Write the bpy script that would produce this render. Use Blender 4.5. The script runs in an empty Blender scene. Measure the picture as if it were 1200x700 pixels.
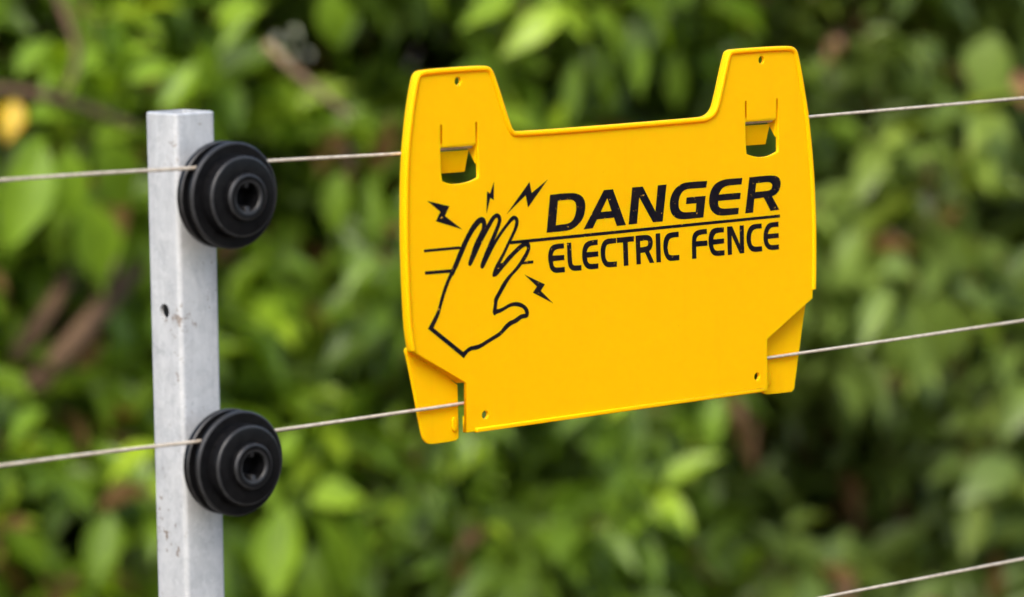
import bpy, bmesh, math, random
import numpy as np
from mathutils import Matrix, Vector

random.seed(7)
rng = np.random.default_rng(7)
scene = bpy.context.scene
COL = scene.collection

# ---------------------------------------------------------------- camera
CAM_H = 1.70
PITCH = math.radians(7.058)
cam_data = bpy.data.cameras.new('camera')
cam = bpy.data.objects.new('camera', cam_data)
COL.objects.link(cam)
cam.location = (0, 0, CAM_H)
cam.rotation_euler = (math.pi / 2 - PITCH, 0, 0)
cam_data.sensor_width = 36.0
cam_data.lens = 126.0
cam_data.clip_start = 0.05
cam_data.clip_end = 500
cam_data.dof.use_dof = True
cam_data.dof.focus_distance = 1.67
cam_data.dof.aperture_fstop = 8.7
scene.camera = cam

# ---------------------------------------------------------------- sky, sun, exposure
SUN_EL, SUN_AZ = 46.0, 196.0          # azimuth clockwise from +Y: behind the camera, to its left
world = bpy.data.worlds.new('World')
scene.world = world
world.use_nodes = True
wn = world.node_tree.nodes
wn.clear()
w_out = wn.new('ShaderNodeOutputWorld')
w_bg = wn.new('ShaderNodeBackground')
w_sky = wn.new('ShaderNodeTexSky')
w_sky.sky_type = 'NISHITA'
w_sky.sun_disc = False
w_sky.sun_elevation = math.radians(SUN_EL)
w_sky.sun_rotation = math.radians(SUN_AZ)
w_sky.air_density = 1.0
w_sky.dust_density = 3.0
w_sky.ozone_density = 1.0
w_bg.inputs['Strength'].default_value = 0.15
world.node_tree.links.new(w_sky.outputs[0], w_bg.inputs[0])
world.node_tree.links.new(w_bg.outputs[0], w_out.inputs[0])

sun_data = bpy.data.lights.new('sun', 'SUN')
sun = bpy.data.objects.new('sun', sun_data)
COL.objects.link(sun)
sun_data.energy = 1.5
sun_data.angle = math.radians(25)
sun_data.color = (1.0, 0.95, 0.87)
_az, _el = math.radians(SUN_AZ), math.radians(SUN_EL)
_to_sun = Vector((math.sin(_az) * math.cos(_el), math.cos(_az) * math.cos(_el), math.sin(_el)))
sun.rotation_euler = _to_sun.to_track_quat('Z', 'Y').to_euler()
sun.location = (0, -3, 6)

vs = scene.view_settings
vs.view_transform = 'Standard'
vs.look = 'None'
vs.exposure = 1.17
vs.gamma = 1.0
vs.use_curve_mapping = False
scene.render.engine = 'CYCLES'
scene.cycles.use_denoising = True
scene.cycles.max_bounces = 7
scene.cycles.transparent_max_bounces = 4
scene.cycles.caustics_reflective = False
scene.cycles.caustics_refractive = False

# ---------------------------------------------------------------- fence frame: a along the wires, b up, w towards the viewer
TH = 0.7277991
T = Vector((math.cos(TH), math.sin(TH), 0))
N = Vector((math.sin(TH), -math.cos(TH), 0))
ZV = Vector((0, 0, 1))
O0 = Vector((0.04178, 1.64104, CAM_H - 0.18295))
FRAME = Matrix(((T.x, 0, N.x, O0.x), (T.y, 0, N.y, O0.y), (T.z, 1, N.z, O0.z), (0, 0, 0, 1)))


def fence_point(a, b, w):
    """millimetres in the fence frame -> world"""
    return O0 + T * (a / 1000) + ZV * (b / 1000) + N * (w / 1000)


# ---------------------------------------------------------------- helpers
def link(name, mesh, material=None, parent=None):
    o = bpy.data.objects.new(name, mesh)
    COL.objects.link(o)
    if material is not None and mesh is not None and not mesh.materials:
        mesh.materials.append(material)
    if parent is not None:
        o.parent = parent
    return o


def thing(name, label, category, matrix=None, group=None):
    o = bpy.data.objects.new(name, None)
    COL.objects.link(o)
    o.empty_display_size = 0.02
    if matrix is not None:
        o.matrix_world = matrix
    o['label'] = label
    o['category'] = category
    if group:
        o['group'] = group
    return o


def tag(o, label, category, group=None):
    o['label'] = label
    o['category'] = category
    if group:
        o['group'] = group
    return o


def smooth_loop(pts, iterations=2, limit=52, closed=True):
    """corner cutting that keeps corners sharper than `limit` degrees"""
    pts = [Vector((p[0], p[1])) for p in pts]
    hard = None
    for _ in range(iterations):
        n = len(pts)
        if hard is None:
            hard = []
            for i in range(n):
                if not closed and i in (0, n - 1):
                    hard.append(True)
                    continue
                u = pts[i] - pts[i - 1]
                v = pts[(i + 1) % n] - pts[i]
                if u.length < 1e-6 or v.length < 1e-6:
                    hard.append(True)
                    continue
                hard.append(math.degrees(u.angle(v)) > limit)
        new, nh = [], []
        for i in range(n):
            p = pts[i]
            if hard[i]:
                new.append(p)
                nh.append(True)
            else:
                new.append(p.lerp(pts[i - 1], 0.25))
                new.append(p.lerp(pts[(i + 1) % n], 0.25))
                nh += [False, False]
        pts, hard = new, nh
    return [(p.x, p.y) for p in pts]


def plate(loops, w_front, thickness, bevel=0.0, bevel_res=2):
    """flat plate with holes in the fence frame (mm in, metres out), front face at w_front"""
    cu = bpy.data.curves.new('plate', 'CURVE')
    cu.dimensions = '2D'
    cu.fill_mode = 'BOTH'
    cu.extrude = max(thickness / 2 - bevel, 0.001)
    cu.bevel_depth = bevel
    cu.bevel_resolution = bevel_res
    cu.offset = -bevel
    for lp in loops:
        s = cu.splines.new('POLY')
        s.points.add(len(lp) - 1)
        for i, (x, y) in enumerate(lp):
            s.points[i].co = (x, y, 0, 1)
        s.use_cyclic_u = True
    ob = bpy.data.objects.new('plate', cu)
    COL.objects.link(ob)
    dg = bpy.context.evaluated_depsgraph_get()
    me = bpy.data.meshes.new_from_object(ob.evaluated_get(dg))
    bpy.data.objects.remove(ob)
    bpy.data.curves.remove(cu)
    me.transform(Matrix.Translation((0, 0, w_front - thickness / 2)))
    me.transform(Matrix.Scale(0.001, 4))
    return me


def offset_line(pts, d, closed=False):
    """parallel polyline at distance d to the left of the walk"""
    out = []
    n = len(pts)
    for i in range(n):
        p = Vector(pts[i])
        a = Vector(pts[i - 1]) if (i > 0 or closed) else None
        b = Vector(pts[(i + 1) % n]) if (i < n - 1 or closed) else None
        d1 = (p - a).normalized() if a is not None else None
        d2 = (b - p).normalized() if b is not None else None
        if d1 is None:
            d1 = d2
        if d2 is None:
            d2 = d1
        n1 = Vector((-d1.y, d1.x))
        n2 = Vector((-d2.y, d2.x))
        m = n1 + n2
        m = m.normalized() if m.length > 1e-6 else n1
        k = d / max(m.dot(n1), 0.5)
        out.append((p.x + m.x * k, p.y + m.y * k))
    return out


def mesh_from(verts, faces, smooth=False):
    me = bpy.data.meshes.new('mesh')
    me.from_pydata([tuple(v) for v in verts], [], faces)
    me.update()
    if smooth:
        me.polygons.foreach_set('use_smooth', [True] * len(me.polygons))
    return me


def solid(points8):
    """box from 4 lower + 4 upper corners"""
    f = [(3, 2, 1, 0), (4, 5, 6, 7), (0, 1, 5, 4), (1, 2, 6, 5), (2, 3, 7, 6), (3, 0, 4, 7)]
    me = mesh_from(points8, f)
    bm = bmesh.new()
    bm.from_mesh(me)
    bmesh.ops.recalc_face_normals(bm, faces=bm.faces)
    bm.to_mesh(me)
    bm.free()
    return me


def bevelled(me, width, segments=2, angle=35):
    bm = bmesh.new()
    bm.from_mesh(me)
    es = [e for e in bm.edges if len(e.link_faces) == 2 and e.calc_face_angle(0) > math.radians(angle)]
    bmesh.ops.bevel(bm, geom=es, offset=width, segments=segments, affect='EDGES', profile=0.5, clamp_overlap=True)
    bm.to_mesh(me)
    bm.free()
    return me


def tube_mesh(points, radii, sides=8, caps=True):
    pts = [Vector(p) for p in points]
    verts, faces = [], []
    n = len(pts)
    prev = None
    for i, p in enumerate(pts):
        d = (pts[min(i + 1, n - 1)] - pts[max(i - 1, 0)]).normalized()
        ref = prev if prev is not None else (Vector((0, 0, 1)) if abs(d.z) < 0.9 else Vector((1, 0, 0)))
        x = (ref - d * ref.dot(d))
        x = x.normalized() if x.length > 1e-6 else d.orthogonal().normalized()
        prev = x
        y = d.cross(x)
        r = radii[i] if hasattr(radii, '__len__') else radii
        for k in range(sides):
            an = 2 * math.pi * k / sides
            verts.append(p + (x * math.cos(an) + y * math.sin(an)) * r)
    for i in range(n - 1):
        for k in range(sides):
            k2 = (k + 1) % sides
            faces.append((i * sides + k, i * sides + k2, (i + 1) * sides + k2, (i + 1) * sides + k))
    if caps:
        faces.append(tuple(range(sides - 1, -1, -1)))
        faces.append(tuple(range((n - 1) * sides, n * sides)))
    return mesh_from(verts, faces, True)


def lathe(profile, steps=64, highlight_span=0.95):
    """profile of (radius, w) in mm turned about the w axis"""
    verts, faces = [], []
    m = len(profile)
    for s in range(steps):
        an = 2 * math.pi * s / steps
        for r, w in profile:
            verts.append((r * math.cos(an) / 1000, r * math.sin(an) / 1000, w / 1000))
    for s in range(steps):
        s2 = (s + 1) % steps
        for i in range(m - 1):
            faces.append((s * m + i, s2 * m + i, s2 * m + i + 1, s * m + i + 1))
    me = mesh_from(verts, faces, True)
    bm = bmesh.new()
    bm.from_mesh(me)
    bmesh.ops.remove_doubles(bm, verts=bm.verts, dist=1e-6)
    bmesh.ops.recalc_face_normals(bm, faces=bm.faces)
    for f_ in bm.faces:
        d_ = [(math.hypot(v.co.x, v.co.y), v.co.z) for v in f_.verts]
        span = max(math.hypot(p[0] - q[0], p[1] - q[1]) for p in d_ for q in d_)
        f_.material_index = 1 if span < highlight_span / 1000 else 0  # narrow bevel rows get the painted rim highlight
    for e in bm.edges:
        if len(e.link_faces) == 2 and e.calc_face_angle(0) > math.radians(20):
            e.smooth = False
    bm.to_mesh(me)
    bm.free()
    return me


# ---------------------------------------------------------------- materials
def new_mat(name):
    m = bpy.data.materials.new(name)
    m.use_nodes = True
    nt = m.node_tree
    return m, nt, nt.nodes['Principled BSDF']


def node(nt, kind, **props):
    nd = nt.nodes.new(kind)
    for k, v in props.items():
        setattr(nd, k, v)
    return nd


def ramp(nt, stops):
    r = nt.nodes.new('ShaderNodeValToRGB')
    e = r.color_ramp.elements
    while len(e) < len(stops):
        e.new(0.5)
    for i, (p, c) in enumerate(stops):
        e[i].position = p
        e[i].color = (*c, 1)
    return r


def noise(nt, scale, detail=4, rough=0.55, vec=None, dist=0.0):
    t = nt.nodes.new('ShaderNodeTexNoise')
    t.inputs['Scale'].default_value = scale
    t.inputs['Detail'].default_value = detail
    t.inputs['Roughness'].default_value = rough
    t.inputs['Distortion'].default_value = dist
    if vec is not None:
        nt.links.new(vec, t.inputs['Vector'])
    return t


def mixc(nt, fac, a, b, mode='MIX'):
    m = nt.nodes.new('ShaderNodeMix')
    m.data_type = 'RGBA'
    m.blend_type = mode
    for sock, v in ((m.inputs[0], fac), (m.inputs[6], a), (m.inputs[7], b)):
        if isinstance(v, (int, float)):
            sock.default_value = v
        elif isinstance(v, tuple):
            sock.default_value = (*v, 1)
        else:
            nt.links.new(v, sock)
    return m.outputs[2]


def bump(nt, height, strength, distance, bsdf):
    b = nt.nodes.new('ShaderNodeBump')
    b.inputs['Strength'].default_value = strength
    b.inputs['Distance'].default_value = distance
    nt.links.new(height, b.inputs['Height'])
    nt.links.new(b.outputs[0], bsdf.inputs['Normal'])


def obj_coord(nt):
    return nt.nodes.new('ShaderNodeTexCoord').outputs['Object']


YELLOW = (0.93, 0.46, 0.004)


def make_yellow():
    m, nt, b = new_mat('yellow_plastic')
    co = obj_coord(nt)
    big = noise(nt, 18, 5, 0.6, co)
    r1 = ramp(nt, [(0.3, (0.99, 0.560, 0.0008)), (0.7, (0.975, 0.530, 0.0008))])
    nt.links.new(big.outputs[0], r1.inputs[0])
    dirt = noise(nt, 420, 3, 0.7, co)
    r2 = ramp(nt, [(0.735, (0, 0, 0)), (0.77, (1, 1, 1))])
    nt.links.new(dirt.outputs[0], r2.inputs[0])
    c = mixc(nt, r2.outputs[0], r1.outputs[0], (0.42, 0.17, 0.01))
    # sun bleaching, rain streaks and hairline scratches
    bl = noise(nt, 9, 6, 0.7, co)
    rb = ramp(nt, [(0.45, (0, 0, 0)), (0.8, (0.5, 0.5, 0.5))])
    nt.links.new(bl.outputs[0], rb.inputs[0])
    c = mixc(nt, rb.outputs[0], c, (0.99, 0.61, 0.001))
    ms = node(nt, 'ShaderNodeMapping')
    ms.inputs['Scale'].default_value = (1.0, 0.05, 1.0)
    nt.links.new(co, ms.inputs[0])
    sk = noise(nt, 170, 5, 0.7, ms.outputs[0])
    rs = ramp(nt, [(0.56, (0, 0, 0)), (0.85, (0.16, 0.16, 0.16))])
    nt.links.new(sk.outputs[0], rs.inputs[0])
    c = mixc(nt, rs.outputs[0], c, (0.66, 0.34, 0.004))
    mh = node(nt, 'ShaderNodeMapping')
    mh.inputs['Rotation'].default_value = (0, 0, 0.6)
    mh.inputs['Scale'].default_value = (1.0, 0.02, 1.0)
    nt.links.new(co, mh.inputs[0])
    hk = noise(nt, 1400, 2, 0.5, mh.outputs[0])
    rh = ramp(nt, [(0.70, (0, 0, 0)), (0.74, (0.45, 0.45, 0.45))])
    nt.links.new(hk.outputs[0], rh.inputs[0])
    c = mixc(nt, rh.outputs[0], c, (1.0, 0.62, 0.02))
    nt.links.new(c, b.inputs['Base Color'])
    b.inputs['Roughness'].default_value = 0.42
    b.inputs['Specular IOR Level'].default_value = 0.08
    b.inputs['Subsurface Weight'].default_value = 0.6
    b.inputs['Subsurface Radius'].default_value = (1.0, 0.35, 0.05)
    b.inputs['Subsurface Scale'].default_value = 0.004
    tr = node(nt, 'ShaderNodeBsdfTranslucent')
    tr.inputs[0].default_value = (1.0, 0.24, 0.0, 1)
    mx = node(nt, 'ShaderNodeMixShader')
    mx.inputs[0].default_value = 0.28
    nt.links.new(b.outputs[0], mx.inputs[1])
    nt.links.new(tr.outputs[0], mx.inputs[2])
    nt.links.new(mx.outputs[0], nt.nodes['Material Output'].inputs[0])
    fine = noise(nt, 900, 2, 0.5, co)
    bump(nt, fine.outputs[0], 0.08, 0.0004, b)
    return m


def make_print():
    m, nt, b = new_mat('black_print')
    co = obj_coord(nt)
    n1 = noise(nt, 480, 3, 0.65, co)
    r1 = ramp(nt, [(0.655, (0, 0, 0)), (0.71, (1, 1, 1))])
    nt.links.new(n1.outputs[0], r1.inputs[0])
    n2 = noise(nt, 110, 4, 0.6, co)
    r2 = ramp(nt, [(0.35, (0.003, 0.003, 0.007)), (0.75, (0.014, 0.009, 0.008))])
    nt.links.new(n2.outputs[0], r2.inputs[0])
    c = mixc(nt, r1.outputs[0], r2.outputs[0], (0.55, 0.28, 0.03))
    nt.links.new(c, b.inputs['Base Color'])
    b.inputs['Roughness'].default_value = 0.6
    b.inputs['Specular IOR Level'].default_value = 0.06
    return m


def make_black():
    m, nt, b = new_mat('black_plastic')
    co = obj_coord(nt)
    n1 = noise(nt, 260, 5, 0.7, co)
    r1 = ramp(nt, [(0.4, (0.0035, 0.0035, 0.004)), (0.8, (0.008, 0.008, 0.0085))])
    nt.links.new(n1.outputs[0], r1.inputs[0])
    n2 = noise(nt, 700, 2, 0.6, co)
    r2 = ramp(nt, [(0.74, (0, 0, 0)), (0.79, (1, 1, 1))])
    nt.links.new(n2.outputs[0], r2.inputs[0])
    c = mixc(nt, r2.outputs[0], r1.outputs[0], (0.09, 0.08, 0.065))
    nt.links.new(c, b.inputs['Base Color'])
    n3 = noise(nt, 140, 4, 0.6, co)
    mr = node(nt, 'ShaderNodeMapRange')
    mr.inputs[3].default_value = 0.22
    mr.inputs[4].default_value = 0.38
    nt.links.new(n3.outputs[0], mr.inputs[0])
    nt.links.new(mr.outputs[0], b.inputs['Roughness'])
    b.inputs['Specular IOR Level'].default_value = 0.15
    bump(nt, n1.outputs[0], 0.1, 0.0003, b)
    return m


def make_rim_highlight():
    m, nt, b = new_mat('rim_highlight_black')  # rim highlights painted in as a lighter black
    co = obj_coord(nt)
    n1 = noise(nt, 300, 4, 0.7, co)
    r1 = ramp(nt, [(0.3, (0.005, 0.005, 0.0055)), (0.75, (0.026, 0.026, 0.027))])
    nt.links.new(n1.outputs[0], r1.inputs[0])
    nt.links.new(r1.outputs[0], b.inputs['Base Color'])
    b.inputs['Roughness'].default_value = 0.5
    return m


def make_zinc():
    m, nt, b = new_mat('galvanized_steel')
    co = obj_coord(nt)
    v = node(nt, 'ShaderNodeTexVoronoi')
    v.inputs['Scale'].default_value = 110
    v.inputs['Randomness'].default_value = 1
    wob = noise(nt, 60, 3, 0.6, co)
    wm = mixc(nt, 0.08, co, wob.outputs[1])
    nt.links.new(wm, v.inputs['Vector'])
    r1 = ramp(nt, [(0.0, (0.36, 0.375, 0.385)), (1.0, (0.47, 0.485, 0.495))])
    nt.links.new(v.outputs['Color'], r1.inputs[0])
    mp = node(nt, 'ShaderNodeMapping')
    mp.inputs['Scale'].default_value = (1, 1, 0.16)
    nt.links.new(co, mp.inputs[0])
    st = noise(nt, 260, 4, 0.65, mp.outputs[0])
    r2 = ramp(nt, [(0.3, (0.84, 0.84, 0.85)), (0.7, (1.06, 1.06, 1.06))])
    nt.links.new(st.outputs[0], r2.inputs[0])
    c = mixc(nt, 1.0, r1.outputs[0], r2.outputs[0], 'MULTIPLY')
    blot = noise(nt, 70, 6, 0.75, co, 0.8)
    r3 = ramp(nt, [(0.35, (0, 0, 0)), (0.70, (1, 1, 1))])
    nt.links.new(blot.outputs[0], r3.inputs[0])
    c = mixc(nt, r3.outputs[0], c, mixc(nt, 0.6, c, (0.56, 0.565, 0.56)))
    spot = noise(nt, 330, 3, 0.7, co)
    zone = noise(nt, 30, 2, 0.5, co)
    pr = node(nt, 'ShaderNodeMath', operation='MULTIPLY')
    nt.links.new(spot.outputs[0], pr.inputs[0])
    nt.links.new(zone.outputs[0], pr.inputs[1])
    r4 = ramp(nt, [(0.39, (0, 0, 0)), (0.44, (0.9, 0.9, 0.9))])
    nt.links.new(pr.outputs[0], r4.inputs[0])
    c = mixc(nt, r4.outputs[0], c, (0.20, 0.16, 0.13))
    nt.links.new(c, b.inputs['Base Color'])
    b.inputs['Metallic'].default_value = 0.25
    b.inputs['Roughness'].default_value = 0.5
    bump(nt, st.outputs[0], 0.12, 0.0004, b)
    return m


def make_wire():
    m, nt, b = new_mat('galvanized_wire')
    co = obj_coord(nt)
    n1 = noise(nt, 260, 6, 0.75, co)
    r1 = ramp(nt, [(0.3, (0.40, 0.32, 0.24)), (0.5, (0.60, 0.50, 0.37)), (0.62, (0.70, 0.61, 0.48)), (0.75, (0.34, 0.25, 0.18))])
    nt.links.new(n1.outputs[0], r1.inputs[0])
    nt.links.new(r1.outputs[0], b.inputs['Base Color'])
    b.inputs['Metallic'].default_value = 0.4
    b.inputs['Roughness'].default_value = 0.4
    bump(nt, n1.outputs[0], 0.5, 0.0006, b)
    return m


def make_leaf(name, stops, rough=0.38, spec=0.5, trans=0.48):
    """stops over the leaf's own tone (age of the leaf), 0 old .. 1 young"""
    m, nt, b = new_mat(name)
    at = node(nt, 'ShaderNodeAttribute', attribute_name='tone')
    oi = node(nt, 'ShaderNodeObjectInfo')
    sep = node(nt, 'ShaderNodeSeparateColor')
    nt.links.new(oi.outputs['Color'], sep.inputs[0])
    add = node(nt, 'ShaderNodeMath', operation='ADD')
    nt.links.new(at.outputs['Fac'], add.inputs[0])
    nt.links.new(sep.outputs[0], add.inputs[1])
    r = ramp(nt, stops)
    nt.links.new(add.outputs[0], r.inputs[0])
    co = node(nt, 'ShaderNodeNewGeometry')
    nz = noise(nt, 55, 3, 0.6, co.outputs['Position'])
    r2 = ramp(nt, [(0.3, (0.80, 0.80, 0.80)), (0.7, (1.15, 1.12, 1.05))])
    nt.links.new(nz.outputs[0], r2.inputs[0])
    c = mixc(nt, 1.0, r.outputs[0], r2.outputs[0], 'MULTIPLY')
    nt.links.new(c, b.inputs['Base Color'])
    b.inputs['Roughness'].default_value = rough
    b.inputs['Specular IOR Level'].default_value = spec
    tr = node(nt, 'ShaderNodeBsdfTranslucent')
    c2 = mixc(nt, 1.0, c, (1.5, 1.35, 0.5), 'MULTIPLY')
    nt.links.new(c2, tr.inputs[0])
    mx = node(nt, 'ShaderNodeMixShader')
    mx.inputs[0].default_value = trans
    nt.links.new(b.outputs[0], mx.inputs[1])
    nt.links.new(tr.outputs[0], mx.inputs[2])
    nt.links.new(mx.outputs[0], nt.nodes['Material Output'].inputs[0])
    return m


def make_bark(name, lo, hi):
    m, nt, b = new_mat(name)
    co = node(nt, 'ShaderNodeNewGeometry').outputs['Position']
    n1 = noise(nt, 40, 5, 0.65, co)
    r1 = ramp(nt, [(0.3, lo), (0.7, hi)])
    nt.links.new(n1.outputs[0], r1.inputs[0])
    nt.links.new(r1.outputs[0], b.inputs['Base Color'])
    b.inputs['Roughness'].default_value = 0.85
    bump(nt, n1.outputs[0], 0.6, 0.004, b)
    return m


def make_soil():
    m, nt, b = new_mat('soil_and_litter')
    co = node(nt, 'ShaderNodeNewGeometry').outputs['Position']
    n1 = noise(nt, 6, 8, 0.7, co)
    r1 = ramp(nt, [(0.3, (0.035, 0.024, 0.014)), (0.55, (0.09, 0.065, 0.035)), (0.75, (0.06, 0.085, 0.025))])
    nt.links.new(n1.outputs[0], r1.inputs[0])
    nt.links.new(r1.outputs[0], b.inputs['Base Color'])
    b.inputs['Roughness'].default_value = 0.95
    n2 = noise(nt, 40, 6, 0.7, co)
    bump(nt, n2.outputs[0], 0.8, 0.03, b)
    return m


M_RIM_HIGHLIGHT = make_rim_highlight()
M_YELLOW, M_PRINT, M_BLACK, M_ZINC, M_WIRE = make_yellow(), make_print(), make_black(), make_zinc(), make_wire()
M_BARK = make_bark('brown_bark', (0.05, 0.028, 0.015), (0.15, 0.085, 0.045))
M_TWIG = make_bark('green_twig', (0.055, 0.06, 0.02), (0.12, 0.10, 0.04))
G1 = [(0.0, (0.20, 0.11, 0.048)), (0.035, (0.16, 0.09, 0.04)), (0.045, (0.064, 0.095, 0.011)), (0.35, (0.122, 0.205, 0.016)), (0.7, (0.22, 0.37, 0.023)), (1.0, (0.44, 0.62, 0.042))]
G2 = [(0.0, (0.20, 0.11, 0.048)), (0.035, (0.16, 0.09, 0.04)), (0.045, (0.060, 0.090, 0.014)), (0.35, (0.110, 0.186, 0.020)), (0.7, (0.20, 0.34, 0.027)), (1.0, (0.42, 0.60, 0.042))]
G3 = [(0.0, (0.20, 0.11, 0.048)), (0.035, (0.16, 0.09, 0.04)), (0.045, (0.078, 0.102, 0.023)), (0.35, (0.135, 0.205, 0.040)), (0.7, (0.235, 0.345, 0.068)), (1.0, (0.42, 0.55, 0.09))]
M_LEAF = [make_leaf('leaf_green', G1), make_leaf('leaf_deep_green', G2), make_leaf('leaf_grey_green', G3)]
M_LEAF_YELLOW = make_leaf('leaf_yellow', [(0.0, (0.45, 0.30, 0.01)), (1.0, (0.80, 0.52, 0.015))])
M_BARK_TAN = make_bark('tan_bark', (0.20, 0.13, 0.07), (0.38, 0.26, 0.15))
M_LEAF_GLINT = make_leaf('leaf_glint', [(0.0, (0.40, 0.45, 0.34)), (1.0, (0.75, 0.78, 0.68))])  # pale colour painted in for sky glints on the foliage
M_LEAF_PINK = make_leaf('leaf_pink', [(0.0, (0.25, 0.10, 0.05)), (1.0, (0.75, 0.36, 0.24))])

# ---------------------------------------------------------------- ground
gm = mesh_from([(-150, -150, 0), (150, -150, 0), (150, 150, 0), (-150, 150, 0)], [(0, 1, 2, 3)])
ground = link('ground', gm, make_soil())
ground['kind'] = 'structure'

# ---------------------------------------------------------------- measured shapes of the sign (mm in the fence frame)
OUTLINE = ((-120.85,61.83),(-118.86,74.6),(-116.13,86.37),(-114.66,88.54),(-111.74,89.91),(-75.59,90.37),(-73.07,89.7),(-70.55,87.52),(-60.67,63.52),(-59.14,60.96),(-56.84,59.7),(58.41,60.6),(63.47,61.15),(66.84,63),(69.07,66.31),(75.92,89.7),(77.61,91.25),(80.16,91.96),(117.75,92.33),(121.28,91.51),(123.97,89.16),(129.61,67.21),(132.15,55.57),(135.79,31.43),(137.66,6.42),(137.98,-14.43),(137.86,-26.52),(136.37,-27.23),(136.13,-30.97),(104.93,-48.24),(105.54,-73.18),(101.73,-73.42),(58.5,-73.38),(11.21,-73.37),(-29.09,-73.34),(-79.85,-73.2),(-86.68,-73.05),(-86.63,-50.54),(-118.61,-33.39),(-119.57,-30.28),(-121,-21.1),(-122.13,-2.18),(-122.77,16.62),(-122.68,35.31),(-122.12,50.2))
WIN = (((-101.59,65.23),(-100.6,65.18),(-100.63,55.58),(-81.08,55.93),(-81.06,65.51),(-80.13,65.46),(-79.22,47.16),(-79.23,40.65),(-82.32,39.64),(-86.26,38.79),(-91.97,38.44),(-96.93,39.01),(-100.68,40.42),(-101.5,47.36)),((88.48,67.15),(89.47,67.11),(89.57,57.73),(109.87,57.9),(109.75,67.35),(110.75,67.31),(111.41,49.17),(111.5,41.86),(107.59,40.49),(103.43,39.67),(98.45,39.83),(93.48,40.64),(89.75,41.89),(89.02,48.6)))
FLAP = (((-99.38,54.87),(-78.57,54.29),(-78.72,50.77),(-80.88,47.35),(-81.96,44.69),(-99.42,44.09)),((91.32,56.79),(112.92,56.31),(112.79,53.09),(110.08,48.84),(108.44,46.4),(91.44,45.9)))
TABS = (((-85.78,-52.11),(-85.08,-75.98),(-85.84,-76.83),(-87.86,-77.38),(-101.91,-77.38),(-104.4,-76.91),(-105.88,-75.79),(-107.66,-73.53),(-112.23,-52.94),(-116.1,-37.72),(-117.31,-34.19),(-116.57,-32.74),(-115.58,-32.45)),((138.46,-31.35),(136.68,-36.65),(133.12,-56.47),(129.79,-75.48),(128.02,-76.82),(110.43,-76.48),(108.41,-75.44),(106.92,-50.32)))
HOLES = ((-91.31,84.02,1.88),(99.34,86.09,1.9),(-75.5,-66.2,1.94),(98.21,-65.72,1.9))
STUDS = (((-89.63,-66.2),(-86.96,-66.48),(-86.98,-72.65),(-89.65,-72.56)),((109.11,-65.76),(112.35,-65.86),(112.43,-71.92),(109.19,-72.02)))
DANGER = (('D',(((-36.36,30.23),(-32.02,30.35),(-27.52,30.4),(-22.56,30.23),(-19.39,29.63),(-16.89,28.4),(-15.52,26.8),(-14.83,24.58),(-14.92,22.58),(-15.5,19.93),(-16.85,17.68),(-19.35,15.67),(-22.06,14.18),(-25.22,13.57),(-29.73,13.38),(-38.43,13.42)),((-31.79,27.51),(-27.52,27.57),(-24.36,27.6),(-22.1,27.12),(-20.74,26.03),(-20.19,24.26),(-20.36,21.6),(-21.17,19.31),(-22.52,17.56),(-24.33,16.68),(-26.59,16.33),(-29.74,16.28),(-33.11,16.11)))),('A',(((-3.06,30.32),(2.46,30.38),(10.61,13.55),(5.18,13.48),(3.31,17.5),(-7.5,17.38),(-10.14,13.53),(-15.48,13.33)),((-0.98,26.89),(1.91,20.36),(-5.36,20.37)))),('N',(((14.93,30.41),(21.38,30.45),(29.78,18.17),(31.34,30.42),(36.64,30.47),(34.3,13.6),(28.3,13.63),(19.25,26),(17.74,13.7),(12.7,13.6)),)),('G',(((63.27,30.54),(62.81,27.74),(58.08,27.68),(52.31,27.83),(48.95,27.63),(46.81,26.49),(45.39,24.69),(44.69,22.68),(44.61,20.28),(44.96,18.71),(46.17,17.36),(48.33,16.67),(51.44,16.57),(56.16,16.43),(56.55,20.71),(49.73,20.74),(50.09,23.54),(62.32,23.55),(60.96,13.69),(55.31,13.65),(49.07,13.63),(45.24,13.95),(42.37,14.94),(40.21,16.8),(39.24,19.26),(39.12,22.01),(39.68,24.37),(41.32,27),(43.69,28.98),(46.54,30.18),(49.88,30.7),(56.13,30.66)),)),('E',(((86.75,30.56),(86.29,27.74),(81.86,27.8),(77.45,27.72),(74.52,27.31),(72.34,25.88),(70.99,23.54),(76.02,23.67),(85.74,23.55),(85.38,20.82),(77.52,20.87),(70.78,20.85),(70.55,19.58),(70.95,18.17),(72.18,17.12),(74.63,16.64),(78.54,16.56),(84.59,16.48),(84.23,13.71),(78.57,13.67),(72.7,13.71),(69.28,14.46),(66.59,16.37),(65.26,18.54),(64.85,20.99),(65.3,24.07),(66.49,26.59),(68.66,28.71),(72.05,30.06),(76.44,30.66)),)),('R',(((91.79,30.54),(98.63,30.66),(107.12,30.58),(110.13,30.12),(112.16,28.87),(113.09,27.05),(112.72,24.61),(111.49,22.58),(109.5,21.29),(107,20.68),(112.1,13.97),(106.43,13.82),(101.65,20.49),(95.03,20.35),(94.26,13.78),(89.26,13.73)),((96.18,27.66),(100.66,27.81),(104.65,27.81),(106.66,27.27),(107.58,25.98),(107.2,24.42),(105.96,23.55),(103.71,23.31),(99.72,23.31),(95.59,23.22)))))
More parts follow.
